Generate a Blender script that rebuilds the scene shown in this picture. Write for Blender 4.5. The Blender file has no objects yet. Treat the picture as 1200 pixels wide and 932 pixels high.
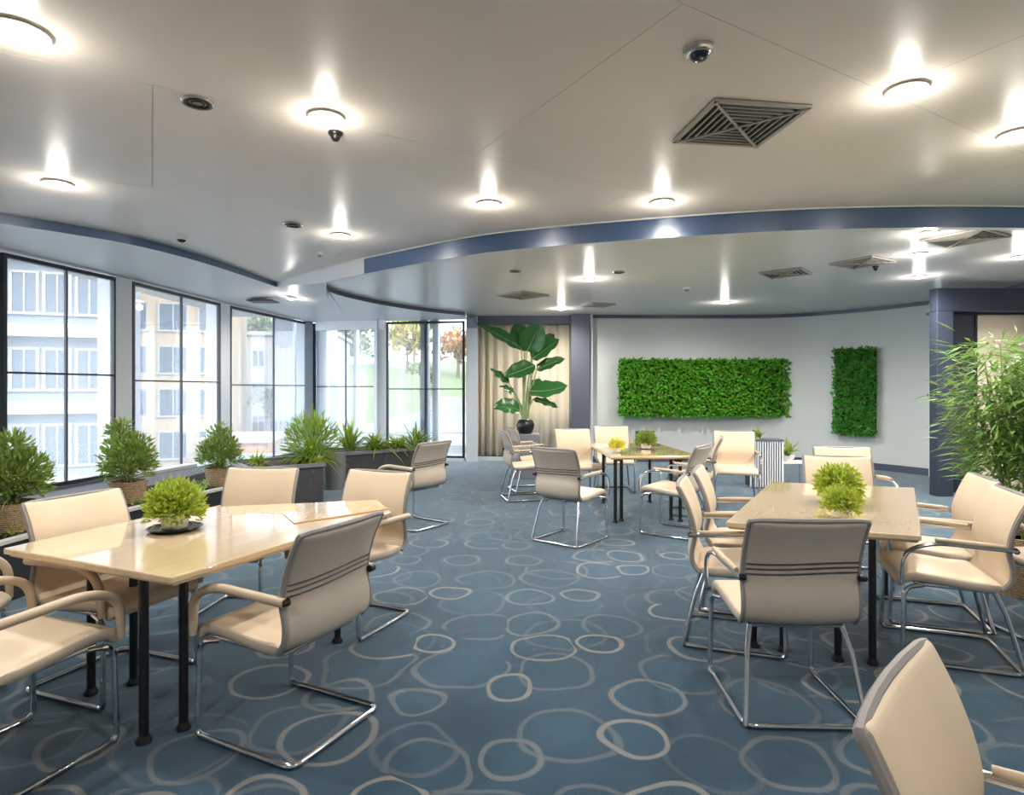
import bpy, math, random
from mathutils import Vector, Matrix
R = math.radians
random.seed(7)
S = bpy.context.scene
C = S.collection

# ------------------------------------------------------------------ camera, sky, sun, exposure
cam_d = bpy.data.cameras.new('camera'); cam = bpy.data.objects.new('camera', cam_d); C.objects.link(cam)
cam.location = (0, 0, 1.45); cam.rotation_euler = (R(90), 0, 0)
cam_d.sensor_width = 36; cam_d.lens = 21.6; cam_d.shift_y = -10/1200; cam_d.clip_end = 600
S.camera = cam
W = bpy.data.worlds.new('sky'); S.world = W; W.use_nodes = True
W.node_tree.nodes['Background'].inputs[0].default_value = (.86, .93, 1, 1)
W.node_tree.nodes['Background'].inputs[1].default_value = 2.9
sun_d = bpy.data.lights.new('sun', 'SUN'); sun_d.energy = 1.6; sun_d.angle = R(3); sun_d.color = (1, .94, .84)
sun = bpy.data.objects.new('sun', sun_d); C.objects.link(sun)
sun.rotation_euler = Vector((-.55, .65, -.6)).to_track_quat('-Z', 'Y').to_euler()
LAMP_W = 50            # each ceiling downlight
S.view_settings.view_transform = 'Standard'; S.view_settings.look = 'None'
S.view_settings.exposure = 1.27; S.view_settings.gamma = 1; S.view_settings.use_curve_mapping = False
try:
    S.cycles.use_denoising = True; S.cycles.max_bounces = 10; S.cycles.diffuse_bounces = 5
    S.cycles.transparent_max_bounces = 16; S.cycles.sample_clamp_indirect = 6
    S.cycles.caustics_reflective = False; S.cycles.caustics_refractive = False
except Exception: pass

# ------------------------------------------------------------------ materials
def lin(c):
    return tuple(((v/255)/12.92 if v/255 <= .04045 else ((v/255+.055)/1.055)**2.4) for v in c) + (1,)
M = {}
def nodes(name):
    m = bpy.data.materials.new(name); m.use_nodes = True; M[name] = m
    nt = m.node_tree; return m, nt, nt.nodes['Principled BSDF']
def N(nt, t, **kw):
    n = nt.nodes.new(t)
    for k, v in kw.items(): setattr(n, k, v)
    return n
def mat(name, col, rough=.5, metal=0, spec=.5, var=0, scale=8, bump=0, bscale=60, coat=0, island=0, stretch=None, emit=0, sheen=0):
    m, nt, b = nodes(name); L = nt.links.new
    c = lin(col)
    b.inputs['Base Color'].default_value = c; b.inputs['Roughness'].default_value = rough
    b.inputs['Metallic'].default_value = metal; b.inputs['Specular IOR Level'].default_value = spec
    b.inputs['Coat Weight'].default_value = coat; b.inputs['Coat Roughness'].default_value = .08
    if sheen: b.inputs['Sheen Weight'].default_value = sheen
    if emit:
        b.inputs['Emission Color'].default_value = c; b.inputs['Emission Strength'].default_value = emit
    tc = N(nt, 'ShaderNodeTexCoord'); mp = N(nt, 'ShaderNodeMapping'); L(tc.outputs['Object'], mp.inputs[0])
    if stretch: mp.inputs['Scale'].default_value = stretch
    if var or island:
        hs = N(nt, 'ShaderNodeHueSaturation'); hs.inputs['Color'].default_value = c
        mr = N(nt, 'ShaderNodeMapRange'); mr.inputs[3].default_value = 1-(var or island); mr.inputs[4].default_value = 1+(var or island)
        if island:
            g = N(nt, 'ShaderNodeNewGeometry'); L(g.outputs['Random Per Island'], mr.inputs[0])
            mh = N(nt, 'ShaderNodeMapRange'); mh.inputs[3].default_value = .47; mh.inputs[4].default_value = .53
            L(g.outputs['Random Per Island'], mh.inputs[0]); L(mh.outputs[0], hs.inputs['Hue'])
        else:
            no = N(nt, 'ShaderNodeTexNoise'); no.inputs['Scale'].default_value = scale; no.inputs['Detail'].default_value = 4
            L(mp.outputs[0], no.inputs['Vector']); L(no.outputs['Fac'], mr.inputs[0])
        L(mr.outputs[0], hs.inputs['Value']); L(hs.outputs[0], b.inputs['Base Color'])
    if bump:
        nb = N(nt, 'ShaderNodeTexNoise'); nb.inputs['Scale'].default_value = bscale; nb.inputs['Detail'].default_value = 3
        bp = N(nt, 'ShaderNodeBump'); bp.inputs['Strength'].default_value = bump; bp.inputs['Distance'].default_value = .01
        L(mp.outputs[0], nb.inputs['Vector']); L(nb.outputs['Fac'], bp.inputs['Height']); L(bp.outputs[0], b.inputs['Normal'])
    return m

mat('ceiling', (240, 231, 219), .34, spec=.5, var=.04, scale=3, bump=.03, bscale=7)
mat('ceiling_low', (236, 234, 231), .28, spec=.5, var=.03, scale=3, bump=.03, bscale=5)
mat('soffit', (238, 239, 240), .4, var=.02, scale=3)
mat('band_blue', (14, 76, 130), .3, metal=.2, spec=.6, coat=1)
M['band_blue'].node_tree.nodes['Principled BSDF'].inputs['Coat IOR'].default_value = 2.1
M['band_blue'].node_tree.nodes['Principled BSDF'].inputs['Coat Roughness'].default_value = .25
mat('frieze_dark', (70, 78, 96), .35)
mat('seam', (196, 186, 174), .8)
mat('wall_grey', (196, 201, 201), .42, var=.06, scale=1.2)
mat('wall_dark', (84, 90, 104), .5, var=.04)
mat('wall_beige', (214, 200, 178), .6, var=.04, scale=2)
mat('wall_white', (206, 205, 202), .6, var=.03)
mat('frame_black', (28, 32, 40), .4)
mat('pillar', (214, 218, 224), .45, var=.04)
mat('pillar_dark', (140, 147, 158), .45, var=.04)
mat('navy', (44, 52, 68), .45, var=.05)
mat('chrome', (215, 217, 222), .12, metal=1)
mat('black_metal', (22, 23, 28), .35)
mat('leather', (214, 196, 172), .45, var=.05, scale=5, bump=.08, bscale=220)
mat('mesh_grey', (188, 176, 163), .6, var=.06, scale=6, bump=.12, bscale=400)
mat('piping', (138, 134, 134), .5)
mat('stripe', (44, 38, 40), .5)
mat('arm_pad', (192, 174, 152), .45, var=.05)
mat('granite', (74, 75, 80), .6, var=.45, scale=90, bump=.15, bscale=90)
mat('planter_dark', (66, 65, 68), .5, var=.22, scale=14)
mat('planter_grey', (120, 123, 130), .4, var=.12, scale=10)
mat('black_box', (34, 34, 38), .5, var=.2, scale=30)
mat('ledge_edge', (190, 188, 186), .4)
mat('soil', (52, 42, 34), .95, var=.4, scale=60, bump=.6, bscale=60)
mat('plastic_white', (232, 230, 224), .35)
mat('vent_metal', (176, 172, 164), .4, metal=.3)
mat('vent_dark', (40, 36, 32), .7)
mat('ring_metal', (206, 204, 198), .25, metal=.7)
mat('grille', (150, 147, 140), .6)
mat('dark_glass', (40, 44, 54), .08, coat=.5)
mat('cream_curtain', (226, 214, 190), .8, var=.05, scale=3, sheen=.3)
mat('yellow', (222, 216, 96), .5)
for nm, col in dict(leaf_bright=(150, 174, 72), leaf_mid=(136, 158, 76), leaf_deep=(58, 112, 48), leaf_wall=(106, 172, 50), leaf_wall_dark=(88, 156, 62),
                    leaf_lime=(172, 188, 78), leaf_bamboo=(128, 162, 84), tree_green=(92, 108, 52), tree_yellow=(138, 126, 52), tree_orange=(152, 106, 56), tree_pale=(98, 110, 84)).items():
    m = mat(nm, col, .5, spec=.4, island=.32)
    if nm.startswith('leaf'):
        nt = m.node_tree; b = nt.nodes['Principled BSDF']; b.inputs['Roughness'].default_value = .42
        src = b.inputs['Base Color'].links[0].from_socket; tr_ = N(nt, 'ShaderNodeBsdfTranslucent'); nt.links.new(src, tr_.inputs[0])
        mx_ = N(nt, 'ShaderNodeMixShader'); mx_.inputs[0].default_value = .4
        nt.links.new(b.outputs[0], mx_.inputs[1]); nt.links.new(tr_.outputs[0], mx_.inputs[2]); nt.links.new(mx_.outputs[0], nt.nodes['Material Output'].inputs[0])
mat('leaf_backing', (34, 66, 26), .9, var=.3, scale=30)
mat('leaf_banana', (48, 104, 50), .3, spec=.5, var=.25, scale=5)
mat('stem_pale', (142, 160, 112), .5)
mat('stem_brown', (92, 76, 54), .8, var=.3, scale=20)
mat('b_cream', (146, 126, 98), .8, var=.04, scale=.4)
mat('b_white', (138, 136, 132), .8, var=.05, scale=.4)
mat('b_grey', (104, 110, 118), .8, var=.05, scale=.4)
mat('b_blue', (84, 104, 130), .3, var=.05, scale=.3)
mat('b_orange', (152, 106, 68), .8)
mat('b_pane', (52, 64, 78), .15, var=.15, scale=.8)
mat('b_dark', (52, 58, 70), .3, var=.4, scale=3)
mat('street', (100, 102, 104), .9, var=.08, scale=.1)
mat('lawn', (88, 104, 62), .9, var=.14, scale=.06)
mat('pond', (74, 104, 130), .2, var=.05, scale=.1)

def wood_mat(name, c1, c2, rough):
    m, nt, b = nodes(name); L = nt.links.new
    tc = N(nt, 'ShaderNodeTexCoord'); mp = N(nt, 'ShaderNodeMapping'); mp.inputs['Scale'].default_value = (26, 2.2, 4)
    no = N(nt, 'ShaderNodeTexNoise'); no.inputs['Scale'].default_value = 1.4; no.inputs['Detail'].default_value = 6; no.inputs['Distortion'].default_value = .6
    cr = N(nt, 'ShaderNodeValToRGB'); cr.color_ramp.elements[0].color = lin(c1); cr.color_ramp.elements[1].color = lin(c2)
    cr.color_ramp.elements[0].position = .3; cr.color_ramp.elements[1].position = .7
    L(tc.outputs['Object'], mp.inputs[0]); L(mp.outputs[0], no.inputs['Vector']); L(no.outputs['Fac'], cr.inputs[0]); L(cr.outputs[0], b.inputs['Base Color'])
    b.inputs['Roughness'].default_value = rough; b.inputs['Coat Weight'].default_value = 1; b.inputs['Coat IOR'].default_value = 1.5; b.inputs['Coat Roughness'].default_value = .05
wood_mat('table_wood', (210, 184, 148), (220, 198, 166), .13)
wood_mat('board_wood', (196, 164, 122), (208, 178, 138), .25)
mat('table_edge', (190, 172, 150), .4)

def wicker():
    m, nt, b = nodes('wicker'); L = nt.links.new
    tc = N(nt, 'ShaderNodeTexCoord'); w = N(nt, 'ShaderNodeTexWave'); w.bands_direction = 'Z'; w.inputs['Scale'].default_value = 22; w.inputs['Distortion'].default_value = 5; w.inputs['Detail Scale'].default_value = 4
    cr = N(nt, 'ShaderNodeValToRGB'); cr.color_ramp.elements[0].color = lin((120, 92, 66)); cr.color_ramp.elements[1].color = lin((204, 178, 142))
    L(tc.outputs['Object'], w.inputs['Vector']); L(w.outputs['Color'], cr.inputs[0]); L(cr.outputs[0], b.inputs['Base Color'])
    bp = N(nt, 'ShaderNodeBump'); bp.inputs['Strength'].default_value = .6; bp.inputs['Distance'].default_value = .01
    L(w.outputs['Fac'], bp.inputs['Height']); L(bp.outputs[0], b.inputs['Normal']); b.inputs['Roughness'].default_value = .8
wicker()

def pane_mat():
    m = bpy.data.materials.new('pane'); m.use_nodes = True; M['pane'] = m; nt = m.node_tree; nt.nodes.clear(); L = nt.links.new
    o = N(nt, 'ShaderNodeOutputMaterial'); t = N(nt, 'ShaderNodeBsdfTransparent'); g = N(nt, 'ShaderNodeBsdfGlossy'); d = N(nt, 'ShaderNodeBsdfTranslucent')
    t.inputs[0].default_value = (.95, .97, .98, 1); g.inputs['Roughness'].default_value = .02; d.inputs[0].default_value = (.9, .94, 1, 1)
    m1 = N(nt, 'ShaderNodeMixShader'); m1.inputs[0].default_value = .11; L(t.outputs[0], m1.inputs[1]); L(d.outputs[0], m1.inputs[2])  # translucent share lays a white haze over the view outside
    lw = N(nt, 'ShaderNodeLayerWeight'); lw.inputs[0].default_value = .5
    pw = N(nt, 'ShaderNodeMath', operation='POWER'); L(lw.outputs['Facing'], pw.inputs[0]); pw.inputs[1].default_value = 4
    f = N(nt, 'ShaderNodeMath', operation='MULTIPLY_ADD'); L(pw.outputs[0], f.inputs[0]); f.inputs[1].default_value = .35; f.inputs[2].default_value = .03
    m2 = N(nt, 'ShaderNodeMixShader'); L(f.outputs[0], m2.inputs[0]); L(m1.outputs[0], m2.inputs[1]); L(g.outputs[0], m2.inputs[2]); L(m2.outputs[0], o.inputs[0])
pane_mat()

def carpet_mat():
    m, nt, b = nodes('carpet'); L = nt.links.new
    tc = N(nt, 'ShaderNodeTexCoord'); pos = tc.outputs['Object']
    no = N(nt, 'ShaderNodeTexNoise'); no.inputs['Scale'].default_value = 2.6; no.inputs['Detail'].default_value = 1; L(pos, no.inputs['Vector'])
    sub = N(nt, 'ShaderNodeVectorMath', operation='SUBTRACT'); L(no.outputs['Color'], sub.inputs[0]); sub.inputs[1].default_value = (.5, .5, .5)
    sc = N(nt, 'ShaderNodeVectorMath', operation='SCALE'); L(sub.outputs[0], sc.inputs[0]); sc.inputs['Scale'].default_value = .16
    ad = N(nt, 'ShaderNodeVectorMath', operation='ADD'); L(pos, ad.inputs[0]); L(sc.outputs[0], ad.inputs[1])
    def math_(op, a, bb=None, clamp=False):
        n = N(nt, 'ShaderNodeMath', operation=op); n.use_clamp = clamp
        for i, v in enumerate((a, bb)):
            if v is None: continue
            if isinstance(v, (int, float)): n.inputs[i].default_value = v
            else: L(v, n.inputs[i])
        return n.outputs[0]
    def layer(scale, off, r0, r1, w):
        mp = N(nt, 'ShaderNodeMapping'); mp.inputs['Location'].default_value = off; L(ad.outputs[0], mp.inputs[0])
        v = N(nt, 'ShaderNodeTexVoronoi', voronoi_dimensions='2D', feature='F1'); v.inputs['Scale'].default_value = scale; v.inputs['Randomness'].default_value = .62
        L(mp.outputs[0], v.inputs['Vector'])
        sp = N(nt, 'ShaderNodeSeparateColor'); L(v.outputs['Color'], sp.inputs[0])
        r = math_('ADD', math_('MULTIPLY', sp.outputs[0], r1-r0), r0)
        dd = math_('SUBTRACT', v.outputs['Distance'], r)
        a = math_('ABSOLUTE', dd)
        mr = N(nt, 'ShaderNodeMapRange', interpolation_type='SMOOTHSTEP'); mr.inputs[1].default_value = w*scale; mr.inputs[2].default_value = w*scale*.45
        mr.inputs[3].default_value = 0; mr.inputs[4].default_value = 1; L(a, mr.inputs[0])
        strength = math_('ADD', math_('MULTIPLY', sp.outputs[1], .75), .25)
        ring = math_('MULTIPLY', mr.outputs[0], strength)
        inside = math_('MULTIPLY', math_('LESS_THAN', dd, 0), sp.outputs[2])
        return ring, inside
    r1, i1 = layer(2.15, (0, 0, 0), .26, .46, .018)
    r2, i2 = layer(1.75, (3.3, 1.7, 0), .28, .48, .017)
    rings = math_('MAXIMUM', r1, math_('MULTIPLY', r2, .38))
    fine = N(nt, 'ShaderNodeTexNoise'); fine.inputs['Scale'].default_value = 260; fine.inputs['Detail'].default_value = 2; L(pos, fine.inputs['Vector'])
    big = N(nt, 'ShaderNodeTexNoise'); big.inputs['Scale'].default_value = 1.1; L(pos, big.inputs['Vector'])
    br = N(nt, 'ShaderNodeValToRGB'); br.color_ramp.elements[0].position = .3; br.color_ramp.elements[1].position = .7
    br.color_ramp.elements[0].color = lin((33, 58, 76)); br.color_ramp.elements[1].color = lin((46, 74, 96)); L(big.outputs['Fac'], br.inputs[0])
    mi = N(nt, 'ShaderNodeMix', data_type='RGBA'); L(math_('MULTIPLY', math_('MAXIMUM', i1, i2), .55), mi.inputs[0]); L(br.outputs[0], mi.inputs[6]); mi.inputs[7].default_value = lin((38, 72, 92))
    mx = N(nt, 'ShaderNodeMix', data_type='RGBA'); L(math_('MULTIPLY', rings, .52), mx.inputs[0]); L(mi.outputs[2], mx.inputs[6]); mx.inputs[7].default_value = lin((166, 158, 148))
    hs = N(nt, 'ShaderNodeHueSaturation'); L(mx.outputs[2], hs.inputs['Color'])
    L(math_('ADD', math_('MULTIPLY', fine.outputs['Fac'], .9), .55), hs.inputs['Value'])
    L(hs.outputs[0], b.inputs['Base Color']); b.inputs['Roughness'].default_value = .95; b.inputs['Specular IOR Level'].default_value = .15
    b.inputs['Sheen Weight'].default_value = .7; b.inputs['Sheen Roughness'].default_value = .35; b.inputs['Sheen Tint'].default_value = (.8, .92, 1, 1)
    bp = N(nt, 'ShaderNodeBump'); bp.inputs['Strength'].default_value = .5; bp.inputs['Distance'].default_value = .006
    L(fine.outputs['Fac'], bp.inputs['Height']); L(bp.outputs[0], b.inputs['Normal'])
carpet_mat()
def lamp_mat():
    m = bpy.data.materials.new('lamp_lens'); m.use_nodes = True; M['lamp_lens'] = m; nt = m.node_tree
    b = nt.nodes['Principled BSDF']; b.inputs['Emission Color'].default_value = (1, .9, .74, 1); b.inputs['Emission Strength'].default_value = 22
lamp_mat()

# ------------------------------------------------------------------ mesh helpers
class MB:
    def __init__(s): s.v = []; s.f = []; s.mi = []
    def add(s, vs, fs, mi=0):
        o = len(s.v); s.v += [tuple(v) for v in vs]; s.f += [tuple(i+o for i in f) for f in fs]; s.mi += [mi]*len(fs); return s
    def box(s, c, d, rz=0, mi=0):
        x, y, z = d[0]/2, d[1]/2, d[2]/2; ca, sa = math.cos(rz), math.sin(rz)
        vs = [(c[0]+ca*a*x-sa*b*y, c[1]+sa*a*x+ca*b*y, c[2]+e*z) for e in (-1, 1) for a, b in ((-1, -1), (1, -1), (1, 1), (-1, 1))]
        return s.add(vs, [(3, 2, 1, 0), (4, 5, 6, 7), (0, 1, 5, 4), (1, 2, 6, 5), (2, 3, 7, 6), (3, 0, 4, 7)], mi)
    def bar(s, a, b, w, h, mi=0):            # box along a horizontal or vertical segment; w across (plan), h in z (or depth)
        a, b = Vector(a), Vector(b); d = (b-a)
        if abs(d.x)+abs(d.y) < 1e-6: return s
        rz = math.atan2(d.y, d.x); m = (a+b)/2
        return s.box(m, (math.hypot(d.x, d.y), w, h), rz, mi)
    def prism(s, pts, z0, z1, mi=0):
        n = len(pts); area = sum(pts[i][0]*pts[(i+1) % n][1]-pts[(i+1) % n][0]*pts[i][1] for i in range(n))
        if area < 0: pts = pts[::-1]
        vs = [(p[0], p[1], z0) for p in pts]+[(p[0], p[1], z1) for p in pts]
        return s.add(vs, [tuple(range(n))[::-1], tuple(range(n, 2*n))]+[(i, (i+1) % n, n+(i+1) % n, n+i) for i in range(n)], mi)
    def tube(s, path, r, seg=8, closed=False, mi=0):
        P = [Vector(p) for p in path]; n = len(P); rs = r if isinstance(r, (list, tuple)) else [r]*n
        vs = []; up = None
        for i in range(n):
            if closed: t = (P[(i+1) % n]-P[i-1]).normalized()
            else: t = (P[min(i+1, n-1)]-P[max(i-1, 0)]).normalized()
            if up is None: up = Vector((0, 0, 1)) if abs(t.z) < .9 else Vector((1, 0, 0))
            x = t.cross(up)
            if x.length < 1e-4: x = t.orthogonal()
            x.normalize(); y = x.cross(t).normalized(); up = y
            vs += [P[i]+(x*math.cos(2*math.pi*k/seg)+y*math.sin(2*math.pi*k/seg))*rs[i] for k in range(seg)]
        fs = []
        for i in range(n if closed else n-1):
            a, b = i*seg, ((i+1) % n)*seg
            fs += [(a+k, a+(k+1) % seg, b+(k+1) % seg, b+k) for k in range(seg)]
        if not closed: fs += [tuple(range(seg))[::-1], tuple((n-1)*seg+k for k in range(seg))]
        return s.add(vs, fs, mi)
    def lathe(s, prof, c=(0, 0, 0), seg=20, mi=0):
        vs = []; n = len(prof)
        for r, z in prof: vs += [(c[0]+r*math.cos(2*math.pi*k/seg), c[1]+r*math.sin(2*math.pi*k/seg), c[2]+z) for k in range(seg)]
        fs = [(i*seg+k, i*seg+(k+1) % seg, (i+1)*seg+(k+1) % seg, (i+1)*seg+k) for i in range(n-1) for k in range(seg)]
        if prof[0][0] > 1e-6: fs.append(tuple(range(seg))[::-1])
        if prof[-1][0] > 1e-6: fs.append(tuple((n-1)*seg+k for k in range(seg)))
        return s.add(vs, fs, mi)
    def leaf(s, p, d, nrm, l, w, fold=.15, mi=0):
        d = d.normalized(); x = d.cross(nrm)
        if x.length < 1e-4: x = d.orthogonal()
        x.normalize(); u = x.cross(d)
        m = p+d*l*.45
        return s.add([p, m-x*w/2+u*fold*w, p+d*l, m+x*w/2+u*fold*w], [(0, 2, 1), (0, 3, 2)], mi)
    def blade(s, p, az, l, w, rise, droop, seg=5, mi=0):
        ca, sa = math.cos(az), math.sin(az); vs = []
        for i in range(seg+1):
            t = i/seg; h = l*math.cos(rise)*t; z = l*math.sin(rise)*t-droop*l*t*t
            ww = w*(.55+.9*t*(1-t)*2)*(1-t**3)+.001
            vs += [(p[0]+ca*h-sa*ww/2, p[1]+sa*h+ca*ww/2, p[2]+z+ww*.2), (p[0]+ca*h, p[1]+sa*h, p[2]+z), (p[0]+ca*h+sa*ww/2, p[1]+sa*h-ca*ww/2, p[2]+z+ww*.2)]
        fs = []
        for i in range(seg): fs += [(3*i, 3*i+1, 3*i+4, 3*i+3), (3*i+1, 3*i+2, 3*i+5, 3*i+4)]
        return s.add(vs, fs, mi)
    def mesh(s, name, mats, smooth=False):
        me = bpy.data.meshes.new(name); me.from_pydata(s.v, [], s.f)
        for m in (mats if isinstance(mats, (list, tuple)) else [mats]): me.materials.append(M[m])
        if any(s.mi): me.polygons.foreach_set('material_index', s.mi)
        if smooth: me.polygons.foreach_set('use_smooth', [True]*len(s.f))
        me.update(); return me
    def build(s, name, mats, parent=None, smooth=False, bevel=0, loc=None):
        o = bpy.data.objects.new(name, s.mesh(name, mats, smooth)); C.objects.link(o)
        if parent is not None: o.parent = parent
        if loc is not None: o.location = loc
        if bevel:
            b = o.modifiers.new('bevel', 'BEVEL'); b.width = bevel; b.segments = 2; b.limit_method = 'ANGLE'
        if smooth:
            try:
                o.data.set_sharp_from_angle(angle=R(45))
            except Exception: pass
        return o
def tag(o, label=None, cat=None, group=None, kind=None):
    if label: o['label'] = label
    if cat: o['category'] = cat
    if group: o['group'] = group
    if kind: o['kind'] = kind
    return o
def thing(name, label, cat, loc=(0, 0, 0), rz=0, group=None):
    o = bpy.data.objects.new(name, None); C.objects.link(o); o.empty_display_size = .1
    o.location = loc; o.rotation_euler = (0, 0, rz); return tag(o, label, cat, group)
def link(me, name, parent, loc=(0, 0, 0), rz=0, scale=None):
    o = bpy.data.objects.new(name, me); C.objects.link(o); o.parent = parent; o.location = loc; o.rotation_euler = (0, 0, rz)
    if scale: o.scale = scale
    return o
def copy_tree(o, parent=None):
    c = o.copy(); C.objects.link(c); c.parent = parent
    for ch in list(o.children): copy_tree(ch, c)
    return c
def fillet(pts, r, k=5):
    P = [Vector(p) for p in pts]; out = [P[0]]
    for i in range(1, len(P)-1):
        a, b, c = P[i-1], P[i], P[i+1]; rr = min(r, (a-b).length*.49, (c-b).length*.49)
        p, q = b+(a-b).normalized()*rr, b+(c-b).normalized()*rr
        out += [p*(1-t)**2+b*2*t*(1-t)+q*t*t for t in [j/k for j in range(k+1)]]
    return out+[P[-1]]
def smooth_curve(pts, k=6):
    P = [Vector(p) for p in pts]; out = []
    for i in range(len(P)-1):
        p0, p1, p2, p3 = P[max(i-1, 0)], P[i], P[i+1], P[min(i+2, len(P)-1)]
        for j in range(k):
            t = j/k
            out.append(.5*((2*p1)+(p2-p0)*t+(2*p0-5*p1+4*p2-p3)*t*t+(3*p1-p0-3*p2+p3)*t**3))
    return out+[P[-1]]
def struct(o): o['kind'] = 'structure'; return o
rnd = random.uniform

# ------------------------------------------------------------------ room shell
H1, H2, H3 = 3.05, 2.92, 2.86      # main ceiling, far ceiling, dropped soffit
struct(MB().box((1.0, 5.6, -.05), (14.5, 16.4, .1)).build('floor', 'carpet'))

# main ceiling: large panels with narrow open joints under a backing slab
ceil = struct(MB().box((1.0, 5.6, 3.13), (14.5, 16.4, .12)).build('ceiling', 'seam'))
def clip(poly, x0, x1, y0, y1):
    for ax, val, sgn in ((0, x0, 1), (0, x1, -1), (1, y0, 1), (1, y1, -1)):
        out = []
        for i in range(len(poly)):
            a, b = poly[i], poly[(i+1) % len(poly)]; da, db = sgn*(a[ax]-val), sgn*(b[ax]-val)
            if da >= 0: out.append(a)
            if da*db < 0:
                t = da/(da-db); out.append((a[0]+(b[0]-a[0])*t, a[1]+(b[1]-a[1])*t))
        poly = out
        if len(poly) < 3: return None
    return poly
ax = Vector((.863, .505)); bx = Vector((-.505, .863)); o0 = Vector((.71, 2.55)); g = .0016
for i in range(-6, 7):
    for j in range(-6, 7):
        pw, ph = 3.4, 1.9
        a = o0+ax*(i*pw+(j % 2)*1.5)+bx*(j*ph)
        quad = [tuple(a+ax*u+bx*v) for u, v in ((g, g), (pw-g, g), (pw-g, ph-g), (g, ph-g))]
        q = clip(quad, -5.3, 7.55, -2.3, 9.6)
        if q: MB().prism(q, H1, H1+.03).build('ceiling_panel', 'ceiling', ceil)

# edge of the raised ceiling: left run, cusp, then the long curve to the right
left_run = smooth_curve([(-5.35, 4.75, 0), (-5.0, 5.2, 0), (-4.66, 5.59, 0), (-4.33, 5.94, 0), (-4.0, 6.4, 0), (-3.8, 7.0, 0), (-3.69, 7.6, 0), (-3.62, 8.3, 0), (-3.54, 9.25, 0)], 4)
right_run = smooth_curve([(-3.54, 9.25, 0), (-3.1, 8.72, 0), (-2.6, 8.25, 0), (-2.14, 7.8, 0), (-1.52, 7.28, 0), (-.45, 6.46, 0), (.34, 6.08, 0), (1.43, 5.72, 0), (2.44, 5.47, 0), (3.43, 5.37, 0), (4.48, 5.38, 0), (6.0, 5.55, 0), (7.55, 5.85, 0)], 5)
def face(pts, zfun, name, m, t=.1):
    mb = MB(); vs = []
    for p in pts: vs += [(p.x, p.y, zfun(p)), (p.x, p.y, H1+.005)]
    mb.add(vs, [(2*i, 2*i+1, 2*i+3, 2*i+2) for i in range(len(pts)-1)])
    return struct(mb.build(name, m, smooth=True))
def z_left(p): return 2.955+.03*min(1, max(0, (p.y-5.6)/3.6))
def z_right(p): return H3+(.125*max(0, min(1, (-2.55-p.x)/1.0)))
face(left_run, z_left, 'trim_1', 'band_blue')
k_white = next(i for i, p in enumerate(right_run) if p.x > -1.9)
face(right_run[:k_white+1], z_right, 'trim_2', 'soffit')  # white on this stretch stands in for window glare on the blue band
face(right_run[k_white:], z_right, 'trim_3', 'band_blue')
# thin bright bead along the top of the curved band
bead = MB(); bead.tube([(p.x-.004, p.y-.012, H1-.006) for p in right_run], .007, 6); struct(bead.build('trim_4', 'plastic_white', smooth=True))

# window line in plan, with bay ends; first bay is unseen, added for daylight
BAYS = [((-5.50, 4.60), (-5.26, 6.08), .36, 2.84, 1.62), ((-5.20, 6.25), (-4.96, 7.67), .36, 2.84, 1.62), ((-4.92, 7.93), (-4.75, 9.98), .22, 2.84, 1.56),
        ((-4.72, 10.24), (-4.31, 12.82), .14, 2.84, 1.52), ((-4.2, 13.0), (-2.65, 12.66), .10, 2.84, 1.50), ((-2.57, 12.6), (-.95, 12.35), .06, 2.82, 1.45)]
# soffit over the windows, sloping gently from the band to the window heads
E = [(p.x, p.y, z_left(p)) for p in left_run]
wl = [(-5.52, 4.5), (-5.26, 6.08), (-5.18, 6.4), (-4.93, 7.8), (-4.73, 10.1), (-4.5, 11.6)]
def along(poly, t):
    L_ = [math.dist(poly[i], poly[i+1]) for i in range(len(poly)-1)]; s = t*sum(L_)
    for i, l in enumerate(L_):
        if s <= l or i == len(L_)-1:
            u = s/l; return (poly[i][0]*(1-u)+poly[i+1][0]*u, poly[i][1]*(1-u)+poly[i+1][1]*u)
        s -= l
mb = MB(); vs = []
for i, e in enumerate(E):
    w = along(wl, i/(len(E)-1)); vs += [e, (w[0]-.1, w[1], H3)]
k_tip = next(i for i, p in enumerate(right_run) if p.x > -2.45)
fr = smooth_curve([(right_run[k_tip].x, right_run[k_tip].y, 0), (-2.55, 8.45, 0), (-2.64, 8.9, 0), (-2.5, 9.5, 0), (-2.18, 10.25, 0), (-1.65, 11.05, 0), (-.9, 11.8, 0)], 4)
E2 = [(p.x, p.y, z_right(p)) for p in right_run[:k_tip]] + [(p.x, p.y, H3) for p in fr]
wl2 = [(-4.5, 11.6), (-4.3, 12.9), (-4.15, 13.1), (-2.65, 12.75), (-2.5, 12.7), (-.9, 12.45)]
for i, e in enumerate(E2):
    if i == 0: continue
    w = along(wl2, i/(len(E2)-1)); vs += [e, (w[0], w[1]+.05, H3)]
mb.add(vs, [(2*i, 2*i+2, 2*i+3, 2*i+1) for i in range(len(vs)//2-1)])
struct(mb.build('ceiling_soffit', 'soffit', smooth=True))
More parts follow.
